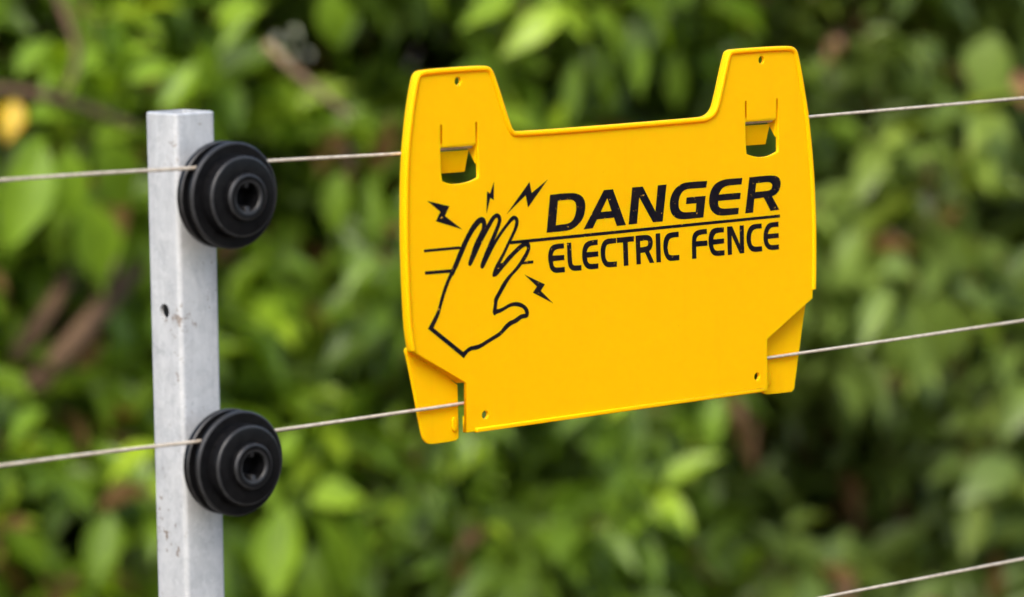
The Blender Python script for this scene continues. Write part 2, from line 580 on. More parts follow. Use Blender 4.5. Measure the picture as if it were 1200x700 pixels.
FENCE = (('E',(((-28.05,7.63),(-28.05,5.56),(-31.96,5.51),(-33.76,5.04),(-34.79,3.78),(-35.1,2.47),(-31.51,2.37),(-27.9,2.27),(-27.81,0.19),(-31.5,0.2),(-34.87,0.12),(-34.64,-1.56),(-33.74,-2.8),(-32.39,-3.24),(-27.53,-3.21),(-27.43,-5.36),(-32.84,-5.38),(-35.09,-4.53),(-36.43,-2.93),(-37.11,-0.38),(-37.56,1.66),(-37.34,3.97),(-36.45,6.24),(-34.66,7.44),(-31.97,7.68)),)),('L',(((-26.02,7.65),(-23.63,7.65),(-23.06,-0.77),(-22.69,-2.3),(-21.56,-3.16),(-17.24,-3.16),(-17.14,-5.35),(-21.55,-5.34),(-23.59,-4.58),(-24.96,-2.97),(-25.55,-0.58)),)),('E',(((-7.1,7.81),(-7.09,5.62),(-10.2,5.61),(-12.26,5.22),(-13.53,4.07),(-13.93,2.51),(-10.19,2.41),(-6.75,2.39),(-6.65,0.29),(-10.18,0.22),(-13.7,0.21),(-13.6,-1.14),(-12.91,-2.54),(-11.31,-3.17),(-6.59,-3.19),(-6.63,-5.31),(-11.53,-5.41),(-13.82,-4.66),(-15.42,-3.03),(-16.34,-0.77),(-16.58,2.1),(-16.22,4.43),(-15,6.53),(-12.95,7.55),(-10.21,7.8)),)),('C',(((4.51,7.73),(4.52,5.63),(0.83,5.62),(-1.25,5.2),(-2.16,3.74),(-2.38,1.39),(-2.14,-0.99),(-1.21,-2.41),(0.17,-3.13),(5.12,-3.16),(5.04,-5.33),(-0.05,-5.38),(-2.36,-4.53),(-3.98,-2.54),(-4.81,-0.12),(-5.01,2.94),(-4.47,5.26),(-3.1,7.02),(-1.03,7.71),(1.74,7.79)),)),('T',(((5.21,7.78),(15.9,7.77),(15.82,5.56),(11.9,5.61),(12.43,-5.38),(9.78,-5.38),(9.11,5.57),(5.31,5.64)),)),('R',(((17.16,7.85),(24.19,7.86),(26.55,7.12),(27.88,5.31),(27.99,3.26),(27.3,1.43),(25.65,0.18),(28.85,-5.26),(26.26,-5.27),(23.21,-0.09),(20.11,-0.1),(20.38,-5.3),(17.85,-5.31)),((19.75,5.45),(23.97,5.66),(25.15,5),(25.4,3.78),(24.93,2.72),(23.52,2.31),(19.91,2.24)))),('I',(((30.08,7.96),(32.68,7.95),(33.35,-5.36),(30.65,-5.33)),)),('C',(((44.71,7.83),(44.83,5.59),(41.49,5.65),(39.35,5.35),(38.17,4.07),(37.61,1.53),(37.82,-0.54),(38.45,-2.31),(40.12,-3.05),(45.28,-3.09),(45.3,-5.33),(39.66,-5.39),(37.76,-4.66),(36.08,-2.65),(35.2,-0.01),(34.99,2.75),(35.64,5.45),(37.19,7.22),(39.56,7.85)),)),('F',(((63.24,7.89),(63.46,5.79),(59.73,5.74),(57.56,5.27),(56.36,3.97),(56.13,2.5),(63.63,2.35),(63.75,0.15),(56.3,0.18),(56.54,-5.38),(53.94,-5.43),(53.72,3.13),(54.18,5.51),(55.61,7.14),(58.26,7.89)),)),('E',(((74.62,7.84),(74.64,5.75),(70.83,5.78),(68.89,5.29),(67.83,3.97),(67.55,2.6),(74.77,2.51),(74.89,0.44),(67.57,0.27),(67.88,-1.42),(68.96,-2.71),(70.92,-3.1),(75.17,-3.1),(75.24,-5.26),(69.96,-5.29),(67.52,-4.52),(65.95,-2.66),(64.95,0.01),(64.68,2.46),(65.09,5.21),(66.19,7.04),(68.37,7.93),(71.3,7.97)),)),('N',(((77.02,7.95),(80.21,7.98),(85.72,-1.14),(85.52,7.89),(87.99,7.9),(88.53,-5.2),(85.77,-5.24),(79.9,3.99),(80.25,-5.29),(77.7,-5.34)),)),('C',(((100.06,7.91),(100.28,5.82),(96.69,5.86),(94.71,5.51),(93.38,4.09),(92.86,1.85),(93.04,-0.27),(93.8,-2.08),(95.55,-2.98),(100.54,-3.02),(100.72,-5.22),(95.58,-5.3),(93.09,-4.48),(91.33,-2.6),(90.31,-0.07),(90.13,2.74),(90.84,5.15),(92.21,6.98),(94.43,7.88),(96.92,7.95)),)),('E',(((111.68,8),(111.81,5.8),(108.19,5.88),(106.19,5.49),(104.95,4.16),(104.37,2.51),(111.9,2.51),(112.03,0.42),(104.4,0.43),(104.77,-1.28),(105.79,-2.59),(107.55,-3.07),(112.08,-3.05),(112.2,-5.18),(106.82,-5.21),(104.3,-4.25),(102.53,-2.36),(101.75,0.16),(101.82,2.62),(102.44,5.04),(103.91,7.05),(105.91,7.9),(108.41,7.98)),)))
LINES = ((((-60.55,10.96),(112.65,11.37),(112.66,10.22),(-60.55,9.73)),),(((-111.16,10.8),(-90.53,10.78),(-89.91,9.78),(-111.17,9.85)),),(((-110.66,1.11),(-95.26,0.93),(-96.05,-0.32),(-110.43,-0.1)),),(((-52.22,1.17),(-46.78,1.19),(-46.78,0.1),(-53.45,0.1)),))
BOLTS = ((((-109.15,32.2),(-96.75,29.02),(-99.33,24.92),(-89.34,18.46),(-104.16,23.05),(-101.58,27.03)),),(((-70.4,38.11),(-70.56,30.38),(-72.55,31.53),(-74.71,24.59),(-74.3,34.04),(-72.47,33.02)),),(((-38.18,37.26),(-49.82,25.73),(-51.2,31.39),(-62.49,23.54),(-49.09,36.7),(-47.79,31.66)),),(((-51.82,-4.84),(-39.83,-10.18),(-42.28,-12.92),(-34.8,-19.04),(-46.69,-13.29),(-44.25,-10.74)),))
HAND = (((-108.98,-24.31),(-103.91,-17.59),(-102.96,-15.28),(-101.15,-10.06),(-98.8,-4.88),(-96.05,-0.32),(-93.53,3.67),(-91.33,7.97),(-88.96,11.98),(-86.2,15.97),(-83.43,19.67),(-80.26,22.45),(-77.49,23.16),(-75.74,22.26),(-75.11,20.6),(-74.95,18.79),(-73.52,20.49),(-71.13,23.15),(-68.73,24.2),(-66.73,23.34),(-65.78,21.17),(-66.58,18.81),(-68.34,15.62),(-70.5,11.26),(-69.14,12.97),(-65.94,16.36),(-62.73,19.15),(-60.32,21.71),(-58.3,22.48),(-56.29,21.56),(-55.48,19.57),(-56.12,17.19),(-57.9,14.29),(-60.03,11.12),(-61.16,9.66),(-63.62,5.8),(-65.41,3.24),(-66.68,1.42),(-64.9,1.47),(-62.6,3.8),(-60.03,5.53),(-56.44,7.97),(-53.61,9.5),(-52.07,10.43),(-50.26,10.42),(-48.97,9.17),(-48.45,7.39),(-48.96,5.68),(-50.25,3.65),(-52.06,1.47),(-53.61,0.04),(-56.44,-2.45),(-59.52,-4.53),(-61.83,-6.85),(-64.34,-10.04),(-68.36,-15.04),(-68.52,-16.96),(-68.92,-19.05),(-67.56,-19.16),(-65.15,-18.76),(-61.93,-17.39),(-57.9,-16.64),(-53.85,-17.46),(-50.6,-19.56),(-49.21,-21.93),(-49.78,-24.02),(-51.41,-24.49),(-53.84,-24.4),(-56.68,-26.17),(-59.51,-26.65),(-62.34,-28.11),(-65.96,-30.83),(-68.37,-31.82),(-73.18,-33.51),(-77.97,-35.5),(-80.75,-36.15),(-83.53,-36.01),(-85.91,-36.88),(-88.28,-39.19)),((-106.11,-24.26),(-102.51,-18.6),(-101.72,-15.98),(-99.6,-10.49),(-97,-5.02),(-94.64,-1.33),(-94.52,-1.99),(-91.92,1.81),(-89.91,5.46),(-87.9,8.73),(-85.89,12.39),(-82.87,16.37),(-80.35,18.86),(-78.08,20.61),(-77.22,20.17),(-77.32,18.27),(-77.58,17.53),(-79.85,14.25),(-81.87,11.34),(-83.38,8.02),(-84.65,5.06),(-85.55,2.85),(-85.15,1.86),(-84.3,1.68),(-83.39,2.49),(-81.38,5.58),(-79.35,8.87),(-76.82,12.89),(-74.29,16.15),(-72.26,18.69),(-71.25,20.15),(-69.98,21.59),(-69.11,22.3),(-68.1,22.04),(-67.79,21.06),(-68.2,19.56),(-69.22,17.71),(-70.74,15.14),(-72.27,12.57),(-73.79,10),(-75.31,7.43),(-77.09,4.12),(-78.36,1.53),(-78.1,0.37),(-77.35,-0.07),(-76.33,0.42),(-74.81,2.8),(-72.78,5.71),(-70.75,8.63),(-68.2,11.89),(-65.15,15.13),(-62.59,17.64),(-60.03,19.77),(-59.52,19.93),(-58.39,20.81),(-57.47,20.17),(-57.47,18.83),(-58.24,16.57),(-60.03,13.62),(-62.08,10.69),(-64.64,6.64),(-67.19,3.37),(-69.23,0.84),(-70.5,-1.37),(-71.27,-3.42),(-70.86,-4.22),(-69.74,-4.19),(-68.21,-3.66),(-65.66,-1.35),(-62.6,1.11),(-59.52,3.57),(-55.93,6),(-53.35,7.55),(-51.39,8.18),(-50.52,7.85),(-50.36,6.95),(-51.03,5.64),(-52.84,3.46),(-55.41,0.56),(-57.98,-1.94),(-61.06,-4.02),(-63.62,-6.13),(-65.55,-8.13),(-67.56,-10.99),(-70.36,-14.39),(-70.2,-16.82),(-71.17,-20.37),(-70.13,-21.67),(-68.76,-20.88),(-66.36,-20.66),(-63.54,-19.5),(-60.32,-18.38),(-57.09,-18.41),(-53.44,-19.44),(-51.65,-21.12),(-51.41,-22.66),(-53.84,-22.64),(-55.87,-23.38),(-58.3,-24.63),(-60.72,-25.03),(-63.55,-26.48),(-66.36,-29.27),(-68.77,-30.27),(-73.98,-32.23),(-78.76,-34.09),(-81.94,-34.35),(-84.72,-34.58),(-87.09,-35.75),(-88.67,-36.62)),((-68.37,-0.57),(-67.45,-0.06),(-67.19,-0.47),(-67.96,-1.18)))
WIRES = (((-329.02,54.47),(-232.81,53.57),(-191.5,54.26),(-120.83,53.55),(-91.32,54.38),(102.34,56.36),(137.68,57.1),(295.94,59.1)),((-331.43,-60.63),(-232.14,-61.6),(-188.07,-61.24),(-83.06,-60.32),(111.37,-58.06),(299.05,-56.43)),((150.37,-181.46),(302.43,-182.2)))

# ---------------------------------------------------------------- post
POST_W = -20.0        # plane of the post face that carries the insulators


def rounded_square(half, r, seg=4):
    pts = []
    for cx, cy, a0 in ((1, 1, 0), (-1, 1, 90), (-1, -1, 180), (1, -1, 270)):
        for k in range(seg + 1):
            an = math.radians(a0 + 90 * k / seg)
            pts.append((cx * (half - r) + r * math.cos(an), cy * (half - r) + r * math.sin(an)))
    return pts


def build_post():
    top = O0.z + 0.0748
    half, r, wall = 10.75, 2.3, 1.8
    outer, inner = rounded_square(half, r), rounded_square(half - wall, 1.0)
    n = len(outer)
    zs = [-0.3, top - 0.0006, top]
    verts, faces = [], []
    for zi, z in enumerate(zs):
        grow = 0 if zi < 2 else -0.5
        for x, y in outer:
            s = (half + grow) / half
            verts.append((x * s / 1000, y * s / 1000, z))
    for z in (top, -0.3):
        for x, y in inner:
            verts.append((x / 1000, y / 1000, z))
    loops = [range(i * n, (i + 1) * n) for i in range(5)]
    for a, b in ((0, 1), (1, 2), (2, 3), (3, 4), (4, 0)):
        for k in range(n):
            k2 = (k + 1) % n
            faces.append((loops[a][k], loops[a][k2], loops[b][k2], loops[b][k]))
    me = mesh_from(verts, faces, False)
    bm = bmesh.new()
    bm.from_mesh(me)
    bmesh.ops.recalc_face_normals(bm, faces=bm.faces)
    bm.to_mesh(me)
    bm.free()
    ob = link('post', me, M_ZINC)
    # drilled holes in the face on the left of the picture and through the insulator face
    for (axis, z, rad) in (('X', O0.z - 0.0097, 0.0032), ('X', O0.z - 0.36, 0.0032)):
        cyl = bmesh.new()
        bmesh.ops.create_cone(cyl, cap_ends=True, segments=20, radius1=rad, radius2=rad, depth=0.014)
        cyl.transform(Matrix.Translation((-0.0102, 0, z)) @ Matrix.Rotation(math.pi / 2, 4, 'Y'))
        cm = bpy.data.meshes.new('drill')
        cyl.to_mesh(cm)
        cyl.free()
        co = bpy.data.objects.new('drill', cm)
        COL.objects.link(co)
        md = ob.modifiers.new('drill', 'BOOLEAN')
        md.object = co
        md.operation = 'DIFFERENCE'
        md.solver = 'EXACT'
        dg = bpy.context.evaluated_depsgraph_get()
        nm = bpy.data.meshes.new_from_object(ob.evaluated_get(dg))
        ob.modifiers.clear()
        ob.data = nm
        bpy.data.objects.remove(co)
    for p in ob.data.polygons:
        p.use_smooth = True
    ob.data.set_sharp_from_angle(angle=math.radians(32))
    if not ob.data.materials:
        ob.data.materials.append(M_ZINC)
    c = fence_point(-215.6, 0, POST_W - 10.2)
    # post local: +Y away from the insulators, +X along the fence, turned a touch against the wires
    ang = math.radians(1.5)
    rot = Matrix(((T.x, -N.x, 0), (T.y, -N.y, 0), (0, 0, 1))).to_4x4()
    pivot = Matrix.Translation((c.x - 0.0003, c.y, O0.z - 0.04))
    ob.matrix_world = pivot @ Matrix.Rotation(math.radians(-0.73), 4, 'Y') @ Matrix.Translation((0, 0, -(O0.z - 0.04))) @ rot @ Matrix.Rotation(ang, 4, 'Z')
    tag(ob, 'square galvanized steel fence post carrying the black insulators', 'post')
    return ob


build_post()

# ---------------------------------------------------------------- insulators
spool_profile = [(5.9, 4.0), (9.5, 4.0), (9.9, 11.2), (16.1, 11.25), (16.7, 11.05), (17.05, 10.5), (17.4, 5.0),
                 (21.7, 5.0), (22.3, 4.7), (22.6, 4.1), (22.6, 3.0), (22.2, 2.3), (12.2, 1.7), (11.3, 0.9), (11.3, -0.9),
                 (12.2, -1.8), (22.0, -2.4), (22.6, -3.0), (22.6, -5.2), (22.2, -5.9), (21.4, -6.2), (12, -6.2), (12, -7.0), (9.5, -7.4)]
hub_profile = [(5.7, 2.0), (6.0, 13.4), (6.4, 14.1), (7.2, 14.35), (8.9, 14.35), (9.5, 14.1), (9.85, 13.4), (10.0, 11.0), (10.0, 4.2)]
sleeve_profile = [(9.4, -7.0), (9.4, -20.0), (5.0, -20.0)]
core_profile = [(0.0, 4.5), (2.6, 4.5), (4.6, 4.6), (5.85, 4.6)]
spool_mesh, hub_mesh, sleeve_mesh, core_mesh = lathe(spool_profile, 72), lathe(hub_profile, 56), lathe(sleeve_profile, 40), lathe(core_profile, 40)
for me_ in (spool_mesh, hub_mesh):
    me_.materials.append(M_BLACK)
    me_.materials.append(M_RIM_HIGHLIGHT)


def key_mesh(sign):
    m = 0.001
    y0, y1 = 3.9 * sign * m, 6.3 * sign * m
    x = 1.1 * m
    return bevelled(solid([(-x, y0, 4.6 * m), (x, y0, 4.6 * m), (x, y1, 4.6 * m), (-x, y1, 4.6 * m),
                           (-x, y0, 13.0 * m), (x, y0, 13.0 * m), (x, y1, 13.6 * m), (-x, y1, 13.6 * m)]), 0.0003, 2)


key_meshes = [key_mesh(-1), key_mesh(1)]
INS = ((-215.58, 41.3, 'black plastic spool insulator near the top of the post, holding the top wire', 0.1),
       (-213.81, -72.6, 'black plastic spool insulator holding the middle wire, below the drilled hole in the post', 0.25),
       (-213.4, -194.0, 'black plastic spool insulator holding the lowest wire on the post', -0.1))
for a, b, label, spin in INS:
    q = fence_point(a, b, 0)
    root = thing('insulator', label, 'insulator', Matrix.Translation(q - O0) @ FRAME, 'insulators on the post')
    rz = Matrix.Rotation(spin * 0.3, 4, 'Z')
    for nm, me in (('spool', spool_mesh), ('hub', hub_mesh), ('sleeve', sleeve_mesh), ('core', core_mesh)):
        link(nm, me, M_BLACK, root)
    for me in key_meshes:
        k = link('key', me, M_RIM_HIGHLIGHT, root)  # keys share the painted highlight so they show in the hole
        k.matrix_local = rz

# ---------------------------------------------------------------- wires
WIRE_LABELS = ('top fence wire, threaded through the upper clips of the sign',
               'middle fence wire, passing in front of the lower tabs of the sign',
               'lowest fence wire, crossing the bottom right corner')


def catmull(pts, per=8):
    out = []
    n = len(pts)
    for i in range(n - 1):
        p0, p1, p2, p3 = pts[max(i - 1, 0)], pts[i], pts[i + 1], pts[min(i + 2, n - 1)]
        for k in range(per):
            t = k / per
            out.append(0.5 * ((2 * p1) + (p2 - p0) * t + (2 * p0 - 5 * p1 + 4 * p2 - p3) * t * t + (3 * p1 - p0 - 3 * p2 + p3) * t ** 3))
    out.append(pts[-1])
    return out


for i, (pts, label) in enumerate(zip(WIRES, WIRE_LABELS)):
    pts = list(pts)
    if i == 2:
        pts = [(-330, -181.4), (-213.4, -181.9), (-100, -181.6)] + pts
    l0, l1, r0, r1 = pts[0], pts[1], pts[-2], pts[-1]
    pts = [(-1700, l0[1] - 0.5)] + [(-700, l0[1])] + pts + [(r1[0] + 500, r1[1] + (0.3 if i == 2 else 5)), (r1[0] + 1500, r1[1] + (0.5 if i == 2 else 14))]
    v = catmull([Vector((p[0], p[1], 0)) for p in pts], 6)
    jit = [Vector((p.x, p.y + 0.12 * math.sin(p.x * 0.021 + i), 0.10 * math.sin(p.x * 0.033 + 2 * i))) / 1000 for p in v]
    w = link('fence_wire', tube_mesh(jit, 0.00077, 10), M_WIRE)
    w.matrix_world = FRAME
    tag(w, label, 'wire', 'fence wires')

# ---------------------------------------------------------------- sign
sign = thing('warning_sign', 'yellow plastic warning sign with black hand and lettering clipped on the wires', 'sign', FRAME)
FACE_W = 4.0


def circle(x, y, r, n=22):
    return [(x + r * math.cos(2 * math.pi * k / n), y + r * math.sin(2 * math.pi * k / n)) for k in range(n)]


rim_path = smooth_loop(list(OUTLINE[38:]) + list(OUTLINE[:27]), 3, 52, closed=False)      # left edge, over the two ears, right edge
rest = [OUTLINE[k] for k in range(27, 38)]
outer = rim_path + rest
outer_in = offset_line(rim_path, -0.5)
panel_loops = [outer_in + rest] + [smooth_loop(w_, 2, 40) for w_ in WIN] + [circle(x, y, r) for x, y, r in HOLES]
link('panel', plate(panel_loops, FACE_W, 1.9, 0.18, 2), M_YELLOW, sign)
# raised rim all round the top and sides


def resample(path, step):
    out = [Vector(path[0])]
    for p in path[1:]:
        p = Vector(p)
        if (p - out[-1]).length >= step:
            out.append(p)
    out[-1] = Vector(path[-1])
    return [(p.x, p.y) for p in out]


def sweep(path, profile):
    """closed (inset, w) section carried along an open path in the fence plane"""
    rows = [offset_line(path, -d_) for d_, _ in profile]
    k, n_ = len(profile), len(path)
    verts = [(rows[j][i][0] / 1000, rows[j][i][1] / 1000, profile[j][1] / 1000) for i in range(n_) for j in range(k)]
    faces = [(i * k + j, i * k + (j + 1) % k, (i + 1) * k + (j + 1) % k, (i + 1) * k + j) for i in range(n_ - 1) for j in range(k)]
    faces += [tuple(range(k)), tuple(range((n_ - 1) * k, n_ * k))]
    me = mesh_from(verts, faces, True)
    bm = bmesh.new()
    bm.from_mesh(me)
    bmesh.ops.recalc_face_normals(bm, faces=bm.faces)
    bm.to_mesh(me)
    bm.free()
    me.set_sharp_from_angle(angle=math.radians(50))
    return me


rim_profile = [(0.25, 0.7), (0.02, 0.95), (0.0, 2.6), (0.0, 4.2), (0.12, 4.65), (0.4, 4.98), (0.8, 5.1), (1.4, 5.1), (1.8, 4.98), (2.15, 4.65), (2.4, 4.2), (2.7, 3.6), (2.7, 0.7)]
link('rim', sweep(resample(rim_path, 1.0), rim_profile), M_YELLOW, sign)
# bead along the bottom edge
by = -73.2
lip = [(-81.5, by - 0.3), (102.3, by - 0.3), (102.3, by + 1.7), (-81.5, by + 1.7)]
link('bottom_lip', plate([lip], FACE_W + 1.2, 2.6, 0.7, 4), M_YELLOW, sign)
# corner web at the lower left of the panel
web = [(-86.5, -73.2), (-82.2, -73.2), (-82.2, -66.3), (-86.5, -65.9)]
link('corner_web', plate([web], FACE_W - 0.1, 2.9, 0.3, 2), M_YELLOW, sign)

# lower tabs behind the wire, each joined to the panel by a sloping ramp
TAB_W = -1.5
fold = [((-118.61, -33.39), (-86.63, -50.54)), ((136.2, -30.9), (104.93, -48.24))]
tab_top = [((-116.2, -34.6), (-87.0, -51.6)), ((138.46, -31.35), (106.92, -50.2))]
for i in (0, 1):
    if i == 0:
        TABS_i = [(x - 1.3 if x > -88.5 else x, y) for x, y in TABS[0]]
    else:
        TABS_i = TABS[1]
    tab = link('tab', plate([smooth_loop(TABS_i, 2, 38)], TAB_W, 1.7, 0.3, 3), M_YELLOW, sign)
    (f1, f2), (g1, g2) = fold[i], tab_top[i]
    s = 1 if i == 0 else -1
    up = Vector((0.47 * s, 0.88)) * 1.4
    m = 0.001
    quad = []
    for dx, dy in ((0, 0), (up.x, up.y)):
        quad += [((f1[0] + dx) * m, (f1[1] + dy) * m, 3.6 * m), ((f2[0] + dx) * m, (f2[1] + dy) * m, 3.6 * m),
                 ((g2[0] + dx) * m, (g2[1] + dy) * m, (TAB_W - 1.0) * m), ((g1[0] + dx) * m, (g1[1] + dy) * m, (TAB_W - 1.0) * m)]
    link('ramp', bevelled(solid(quad), 0.0003, 2), M_YELLOW, sign)
    st = [(x - (1.3 if i == 0 else 0), y) for x, y in STUDS[i]]
    link('stud', plate([smooth_loop(st, 1, 100)], TAB_W + 1.0, 1.3, 0.3, 2), M_YELLOW, tab)

# clips in the two ears: the tongue turns back over the wire and returns below it as a sloping hook
def wedge(x0, x1, section):
    """prism along the fence with a 4-point (b, w) section"""
    m = 0.001
    return solid([(x * m, b_ * m, w_2 * m) for x in (x0, x1) for b_, w_2 in section])


for i in (0, 1):
    w_ = WIN[i]
    (lx, ly), (rx, ry) = w_[2], w_[3]           # lower corners of the tongue
    yb = (ly + ry) / 2
    hook = link('clip_hook', bevelled(wedge(lx - 4, rx - 0.6, [(yb - 0.75, 3.85), (yb + 0.1, -3.6), (yb + 1.2, -3.6), (yb + 1.2, 3.6)]), 0.0003, 2), M_YELLOW, sign)
    link('hook_back', wedge(lx - 4, rx - 1.5, [(yb - 2.2, -2.4), (yb - 2.2, -3.6), (yb + 0.6, -3.6), (yb + 0.6, -2.4)]), M_YELLOW, hook)
    link('hook_flap', bevelled(wedge(lx - 4, rx - 1.9, [(yb - 2.6, 1.6), (yb - 12.6, -1.2), (yb - 12.6, -2.3), (yb - 2.9, 0.5)]), 0.0003, 2), M_YELLOW, hook)
    gx = w_[6][0]
    m = 0.001
    tri = [(yb + 1.0, 2.6), (yb + 1.0, -3.2), (yb - 2.0, -3.2), (yb - 9.0, 2.6)]
    link('clip_gusset', wedge(gx - 0.9, gx + 0.3, tri), M_YELLOW, sign)

# print
PRINT_T = 0.10
def grown(lp, d_):
    ar = sum(lp[k - 1][0] * lp[k][1] - lp[k][0] * lp[k - 1][1] for k in range(len(lp)))
    return offset_line(lp, -d_ if ar > 0 else d_, True)


def printed(name, loops, limit=45):
    ls = [grown(lp, 0.13 if k == 0 else -0.13) for k, lp in enumerate(loops)]
    return link(name, plate([smooth_loop(lp, 2, limit) for lp in ls], FACE_W + 0.07, 0.12), M_PRINT, sign)


for ch, loops in DANGER:
    printed('danger_letter', loops)
for ch, loops in FENCE:
    printed('fence_letter', loops)
for loops in LINES:
    printed('printed_line', loops)
for loops in BOLTS:
    printed('lightning_bolt', loops, 20)
printed('hand_symbol', HAND, 60)

# ---------------------------------------------------------------- foliage
LEAF_NL = 5


def leaf_shape(fold_, droop, tipness, wave):
    """unit leaf: x along (0..1), y across (-.5...5), z normal; returns verts, faces"""
    st = [0.0, 0.10, 0.30, 0.55, 0.80, 1.0]
    wd = [0.03, 0.42, 0.92, 1.0, 0.58 - 0.18 * tipness, 0.0]
    v, f = [], []
    for i, (s, w) in enumerate(zip(st, wd)):
        z = -droop * s * s
        x = s * (1 - 0.25 * droop * s)
        if i == len(st) - 1:
            v.append((x, 0, z))
        else:
            for side in (-1, 0, 1):
                v.append((x, side * w * 0.5, z + abs(side) * w * 0.5 * fold_ + wave * side * math.sin(s * 7)))
    for i in range(len(st) - 2):
        for k in (0, 1):
            a = i * 3 + k
            f.append((a, a + 3, a + 4, a + 1))
    t = (len(st) - 1) * 3
    f += [(t - 3, t, t - 2), (t - 2, t, t - 1)]
    return np.array(v), f


LEAF_KINDS = [leaf_shape(0.30, 0.18, 0.2, 0.02), leaf_shape(0.18, 0.35, 0.6, 0.03), leaf_shape(0.42, 0.10, 0.9, 0.015), leaf_shape(0.24, 0.5, 0.4, 0.03)]
LEAF_MESHES = {}


def leaf_mesh(kind, mat):
    key = (kind, mat.name)
    if key not in LEAF_MESHES:
        v, f = LEAF_KINDS[kind]
        me = mesh_from([tuple(x) for x in v], f, True)
        me.materials.append(mat)
        LEAF_MESHES[key] = me
    return LEAF_MESHES[key]


def norm(v):
    return v / np.maximum(np.linalg.norm(v, axis=-1, keepdims=True), 1e-9)


def leaf_frames(direction, upish):
    x = norm(direction)
    y = norm(np.cross(upish, x))
    z = np.cross(x, y)
    return x, y, z


class Leaves:
    """a list of leaves: base point, axes, length, width, kind, tone"""
    def __init__(self):
        self.base, self.x, self.y, self.z, self.ln, self.wd, self.kind, self.tone = [], [], [], [], [], [], [], []

    def add(self, base, direction, upish, ln, wd, kind, tone):
        x, y, z = leaf_frames(direction, upish)
        self.base.append(base); self.x.append(x); self.y.append(y); self.z.append(z)
        self.ln.append(ln); self.wd.append(wd); self.kind.append(kind); self.tone.append(tone)

    def stack(self):
        for k in ('base', 'x', 'y', 'z', 'ln', 'wd', 'kind', 'tone'):
            setattr(self, k, np.concatenate(getattr(self, k), axis=0))
        return self


def joined_leaves(L, sel, mat, name, parent):
    vs_, fs_, tn = [], [], []
    off = 0
    for kd in range(len(LEAF_KINDS)):
        idx = sel[L.kind[sel] == kd]
        if len(idx) == 0:
            continue
        v, f = LEAF_KINDS[kd]
        m = len(v)
        P = (L.base[idx][:, None, :] + v[None, :, 0, None] * (L.x * L.ln[:, None])[idx][:, None, :]
             + v[None, :, 1, None] * (L.y * L.wd[:, None])[idx][:, None, :] + v[None, :, 2, None] * (L.z * L.ln[:, None])[idx][:, None, :])
        # fold scales with the width rather than the length: close enough for a hedge leaf
        vs_.append(P.reshape(-1, 3))
        tn.append(np.repeat(L.tone[idx], m))
        for q in f:
            arr = np.array(q)[None, :] + (np.arange(len(idx)) * m)[:, None] + off
            fs_.append(arr)
        off += m * len(idx)
    V = np.concatenate(vs_)
    TN = np.concatenate(tn)
    me = bpy.data.meshes.new('leaves')
    loops = np.concatenate([a.reshape(-1) for a in fs_]).astype(np.int32)
    counts = np.concatenate([np.full(len(a), a.shape[1]) for a in fs_]).astype(np.int32)
    starts = np.concatenate([[0], np.cumsum(counts)[:-1]]).astype(np.int32)
    me.vertices.add(len(V))
    me.vertices.foreach_set('co', V.astype(np.float32).ravel())
    me.loops.add(len(loops))
    me.loops.foreach_set('vertex_index', loops)
    me.polygons.add(len(counts))
    me.polygons.foreach_set('loop_start', starts)
    me.polygons.foreach_set('loop_total', counts)
    me.polygons.foreach_set('use_smooth', np.ones(len(counts), dtype=bool))
    at = me.attributes.new('tone', 'FLOAT', 'POINT')
    at.data.foreach_set('value', TN.astype(np.float32))
    me.update()
    me.validate()
    o = link(name, me, mat, parent)
    o['kind'] = 'stuff'
    o.color = (0, 0, 0, 1)
    return o


def project(P):
    """world points -> photo pixels and depth"""
    d = P - np.array([0, 0, CAM_H])
    fz = d[:, 1] * math.cos(PITCH) - d[:, 2] * math.sin(PITCH)
    up = d[:, 1] * math.sin(PITCH) + d[:, 2] * math.cos(PITCH)
    return 600 + 4200 * d[:, 0] / fz, 350 - 4200 * up / fz, fz


TN_, NN_, ZN_ = np.array(T), np.array(N), np.array(ZV)
O0N = np.array(O0)


def fw(a, z, w):
    """metres: along the fence, height above ground, towards the viewer from the fence plane"""
    a, z, w = np.broadcast_arrays(np.asarray(a, float), np.asarray(z, float), np.asarray(w, float))
    base = np.array([O0N[0], O0N[1], 0.0])
    return base + a[..., None] * TN_ + z[..., None] * ZN_ + w[..., None] * NN_


def bulge(a, z, k):
    """front surface of the hedge: uneven, in metres behind the fence plane"""
    return -(3.55 + 0.12 * np.sin(a * 5.1 + k) + 0.09 * np.sin(z * 7.3 + a * 3.0 + 2 * k) + 0.07 * np.sin(a * 11 - z * 9))


HOLLOWS = [(300, 95, 55, 65, 0.36), (430, 110, 55, 75, 0.36), (690, 135, 110, 35, 0.30), (110, 365, 80, 55, 0.6), (640, 560, 150, 60, 0.30),
           (960, 540, 110, 70, 0.35), (880, 660, 120, 40, 0.24), (30, 640, 60, 50, 0.24), (500, 40, 45, 40, 0.30), (960, 200, 60, 40, 0.24), (420, 420, 60, 40, 0.24), (1130, 210, 50, 50, 0.24)]


